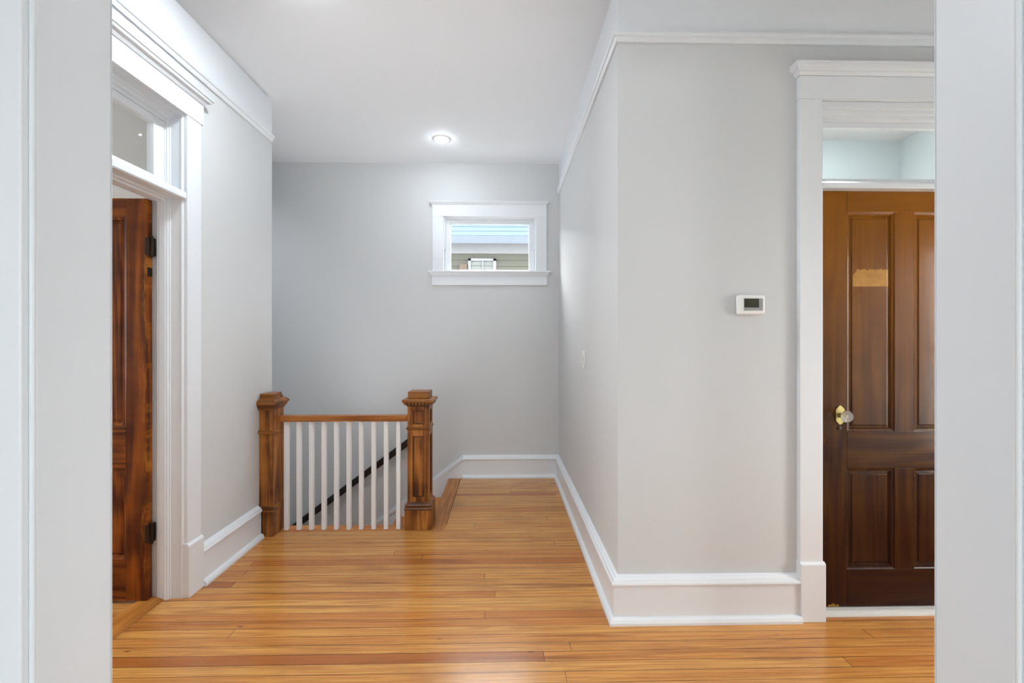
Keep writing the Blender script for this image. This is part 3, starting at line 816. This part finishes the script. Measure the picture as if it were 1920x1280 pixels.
def downlight(x, y, label, strength, grp='recessed downlights', dome=False):
    d = empty('ceiling_downlight', (x, y, ZC), label, 'ceiling light', grp)
    if dome:
        MB().lathe([(0.055, -0.0015), (0.060, -0.007), (0.073, -0.004), (0.077, 0.0), (0.05, 0.0)], (x, y, ZC), 'Z', 40, cap=False).build('trim_ring', M['plastic'], d, smooth=True)
        MB().lathe([(0.006, -0.022), (0.022, -0.0205), (0.038, -0.016), (0.049, -0.009), (0.054, -0.001)], (x, y, ZC), 'Z', 40).build('lens', lamp_mat('lamp_lens', strength), d, smooth=True)
    else:
        MB().lathe([(0.052, 0.034), (0.0535, -0.0015), (0.058, -0.006), (0.072, -0.004), (0.076, 0.0), (0.076, 0.034)], (x, y, ZC - 0.0345), 'Z', 40, cap=False).build('trim_ring', M['plastic'], d, smooth=True)
        MB().lathe([(0.052, -0.002), (0.052, -0.0005)], (x, y, ZC), 'Z', 40).build('lens', lamp_mat('lamp_lens', strength), d)


LAMP = 250.0
CEIL_FILL = 120.0
STAIR_FILL = 100.0
downlight(-0.51, 3.828, 'lit recessed downlight in the ceiling above the stairs', LAMP * 0.55, dome=True)
downlight(-0.95, 2.06, 'added fill lamp in the hall ceiling, out of view', LAMP * 2.5, dome=True)  # added lamp out of view, brightens hall walls and floor
downlight(0.55, 1.3, 'recessed downlight in the hall ceiling near the wide opening', LAMP * 0.3, dome=True)
downlight(2.3, 1.46, 'recessed downlight in the hall ceiling before the dark door', LAMP * 0.08, dome=True)
downlight(-2.9, 3.8, 'added fill lamp hidden over the foot of the stairs', LAMP * 2.4)  # added lamp behind the left wall, fills the back wall
for x in (-1.2, 1.3):
    for y in (-0.5, -2.4):
        downlight(x, y, 'added fill lamp in the front room ceiling', LAMP * 0.6, 'front room fill lamps')  # lamps added behind the camera to brighten the front room
downlight(2.5, 3.1, 'added fill lamp in the room behind the dark door', LAMP * 1.3, 'side room fill lamps', dome=True)  # added lamp, brightens the room seen through the transom
downlight(-3.3, 2.0, 'added fill lamp in the left room', LAMP * 0.5, 'side room fill lamps', dome=True)  # added lamp, brightens the left room

# ------------------------------------------------------------------ the house next door, seen through the small window
nb = empty('neighbour_house', (0, 8.3, -3.0), 'neighbouring house with pale eave and sage siding outside the small window', 'house')
YNB = 8.0
sd = MB()
z = -3.0
while z < 2.76:
    sd.prism([(YNB - 0.022, z), (YNB + 0.2, z), (YNB + 0.2, z + 0.11), (YNB - 0.004, z + 0.11)], 'X', -9, 9); z += 0.11
sd.build('siding', M['siding'], nb)
MB().box(-9, 9, YNB - 0.03, YNB + 0.2, z, 3.01).build('frieze_board', M['nb_white'], nb)
MB().box(-9, 9, YNB - 0.6, YNB + 0.2, 3.01, 3.03).build('soffit', M['nb_soffit'], nb)
fc = MB()
for k in range(3): fc.prism([(YNB - 0.62 - 0.0015 * k, 3.012 + k * 0.07), (YNB - 0.6, 3.012 + k * 0.07), (YNB - 0.6, 3.078 + k * 0.07), (YNB - 0.6185 - 0.0015 * k, 3.078 + k * 0.07)], 'X', -9, 9)
fc.build('fascia', M['nb_blue'], nb)
MB().prism([(YNB - 0.66, 3.222), (YNB - 0.6, 3.218), (YNB + 4, 3.75), (YNB + 4, 3.8)], 'X', -9, 9).build('roof', plain('asphalt_shingle', srgb(110, 112, 118), 0.9), nb)
wf = MB()
wx0, wx1, wz0, wz1 = -0.60, -0.11, 1.3, 2.74
wf.box(wx0, wx0 + 0.05, YNB - 0.05, YNB + 0.05, wz0, wz1).box(wx1 - 0.05, wx1, YNB - 0.05, YNB + 0.05, wz0, wz1).box(wx0, wx1, YNB - 0.05, YNB + 0.05, wz0 - 0.06, wz0).box(wx0, wx1, YNB - 0.05, YNB + 0.05, wz1 - 0.04, wz1)
wf.box(-0.352, -0.332, YNB - 0.045, YNB + 0.04, wz0, wz1)
wfo = wf.build('window', M['nb_white'], nb)
MB().box(wx0 + 0.05, wx1 - 0.05, YNB - 0.02, YNB + 0.02, wz0, wz1 - 0.04).build('pane', M['nb_glass'], wfo)
MB().box(-0.75, -0.61, YNB - 0.09, YNB - 0.02, 2.48, 2.645).build('vent_box', M['brown'], nb, 0.01)
tag(MB().box(-30, 30, -30, 40, -3.2, -3.0).build('ground', plain('outdoor_ground', srgb(190, 188, 178), 0.95)), 'ground outside the house', 'ground', kind='structure')


def simple_sash(name, axis, p, a0, a1, z0, z1, label):
    e = empty(name, ((p if axis == 'X' else (a0 + a1) / 2), (p if axis == 'Y' else (a0 + a1) / 2), z0), label, 'window', kind='structure')
    m = MB(); g = MB()
    def bx_(mb, u0, u1, w0, w1, t0=-0.02, t1=0.02):
        if axis == 'X': mb.box(p + t0, p + t1, u0, u1, w0, w1)
        else: mb.box(u0, u1, p + t0, p + t1, w0, w1)
    zm = (z0 + z1) / 2
    bx_(m, a0, a0 + 0.045, z0, z1); bx_(m, a1 - 0.045, a1, z0, z1)
    for q in (z0, zm - 0.0225, z1 - 0.045): bx_(m, a0 + 0.045, a1 - 0.045, q, q + 0.045)
    m.build('sash', M['trim'], e, 0.002)
    bx_(g, a0 + 0.04, a1 - 0.04, z0 + 0.04, z1 - 0.04, -0.002, 0.002)
    g.build('pane', M['glass'], e)


simple_sash('window_4', 'X', 3.09, 1.06, 1.62, 0.5, 2.0, 'sash window at the end of the hall, past the dark door')
simple_sash('window_5', 'Y', -3.5, -1.35, -0.65, 0.95, 2.05, 'left sash window of the front room behind the camera')
simple_sash('window_6', 'Y', -3.5, 0.85, 1.55, 0.95, 2.05, 'right sash window of the front room behind the camera')
simple_sash('window_7', 'X', -4.68, 1.6, 2.5, 0.9, 2.2, 'sash window of the left room')
simple_sash('window_8', 'Y', 3.9, 1.0, 3.2, 0.5, 2.6, 'sash window of the room behind the dark door')

# ------------------------------------------------------------------ daylight
SKY = 17.0
wd = bpy.data.worlds.new('sky'); SC.world = wd; wd.use_nodes = True
nt = wd.node_tree; nt.nodes.clear()
wo = nt.nodes.new('ShaderNodeOutputWorld'); bg = nt.nodes.new('ShaderNodeBackground')
bg.inputs[0].default_value = (1.0, 0.992, 0.975, 1); bg.inputs[1].default_value = 5.0
# hazy sky, somewhat brighter overhead than at the horizon
tc = nt.nodes.new('ShaderNodeTexCoord'); sp = nt.nodes.new('ShaderNodeSeparateXYZ'); ma = nt.nodes.new('ShaderNodeMath'); ma.operation = 'MULTIPLY_ADD'; ma.use_clamp = False
mx_ = nt.nodes.new('ShaderNodeMath'); mx_.operation = 'MAXIMUM'; mx_.inputs[1].default_value = 0.0
nt.links.new(tc.outputs['Generated'], sp.inputs[0]); nt.links.new(sp.outputs[2], mx_.inputs[0]); nt.links.new(mx_.outputs[0], ma.inputs[0])
ma.inputs[1].default_value = 0.5 * SKY; ma.inputs[2].default_value = SKY
nt.links.new(ma.outputs[0], bg.inputs[1])
nt.links.new(bg.outputs[0], wo.inputs[0])


def portal(loc, rot, sx, sy):
    l = bpy.data.lights.new('window_portal', 'AREA'); l.shape = 'RECTANGLE'; l.size = sx; l.size_y = sy
    l.cycles.is_portal = True
    o = bpy.data.objects.new('window_portal', l); o.location = loc; o.rotation_euler = rot; COL.objects.link(o)


portal((-1.0, -3.56, 1.5), (PI / 2, 0, 0), 0.7, 1.1)
portal((1.2, -3.56, 1.5), (PI / 2, 0, 0), 0.7, 1.1)
portal((3.16, 1.34, 1.25), (PI / 2, 0, PI / 2), 0.56, 1.5)
portal((-4.76, 2.05, 1.55), (PI / 2, 0, -PI / 2), 0.9, 1.3)
portal((2.1, 3.985, 1.55), (PI / 2, 0, PI), 2.2, 2.1)
portal((-0.12, 4.565, 2.23), (PI / 2, 0, PI), 0.9, 0.55)

fl_ = bpy.data.lights.new('ceiling_fill', 'SPOT'); fl_.energy = CEIL_FILL; fl_.color = (0.93, 0.98, 1.0); fl_.spot_size = math.radians(43); fl_.spot_blend = 1.0; fl_.shadow_soft_size = 0.12  # added unseen fill spot near the camera, lifts the hall ceiling
fo_ = bpy.data.objects.new('ceiling_fill', fl_); COL.objects.link(fo_); fo_.location = (-0.15, -0.25, 1.62)
fo_.rotation_euler = (Vector((-0.5, 3.25, 3.15)) - fo_.location).to_track_quat('-Z', 'Y').to_euler()

# second added fill spot, unseen in the stairwell, aimed at the ceiling
f2 = bpy.data.lights.new('stair_fill', 'SPOT'); f2.energy = STAIR_FILL; f2.color = (0.95, 0.98, 1.0); f2.spot_size = math.radians(74); f2.spot_blend = 1.0; f2.shadow_soft_size = 0.15
g2 = bpy.data.objects.new('stair_fill', f2); COL.objects.link(g2); g2.location = (-1.5, 3.75, -0.45)
g2.rotation_euler = (Vector((-0.75, 3.5, 3.0)) - g2.location).to_track_quat('-Z', 'Y').to_euler()

# ------------------------------------------------------------------ camera and colour
cam = bpy.data.cameras.new('camera')
cam.sensor_width = 36.0; cam.sensor_fit = 'HORIZONTAL'
cam.lens = 853.0 / 1920.0 * 36.0
cam.shift_y = -2.0 / 1920.0
cam.clip_start = 0.02
co_ = bpy.data.objects.new('camera', cam); COL.objects.link(co_)
co_.location = (0, 0, 1.31)
co_.rotation_euler = (PI / 2, 0, -math.atan(18 / 853.0))
SC.camera = co_

vs = SC.view_settings
vs.view_transform = 'Standard'; vs.look = 'None'; vs.exposure = 0.1; vs.gamma = 1.0
vs.use_curve_mapping = False
cy = SC.cycles
cy.max_bounces = 14; cy.diffuse_bounces = 8; cy.glossy_bounces = 5; cy.transmission_bounces = 8; cy.transparent_max_bounces = 12
cy.sample_clamp_indirect = 6.0
cy.use_denoising = True
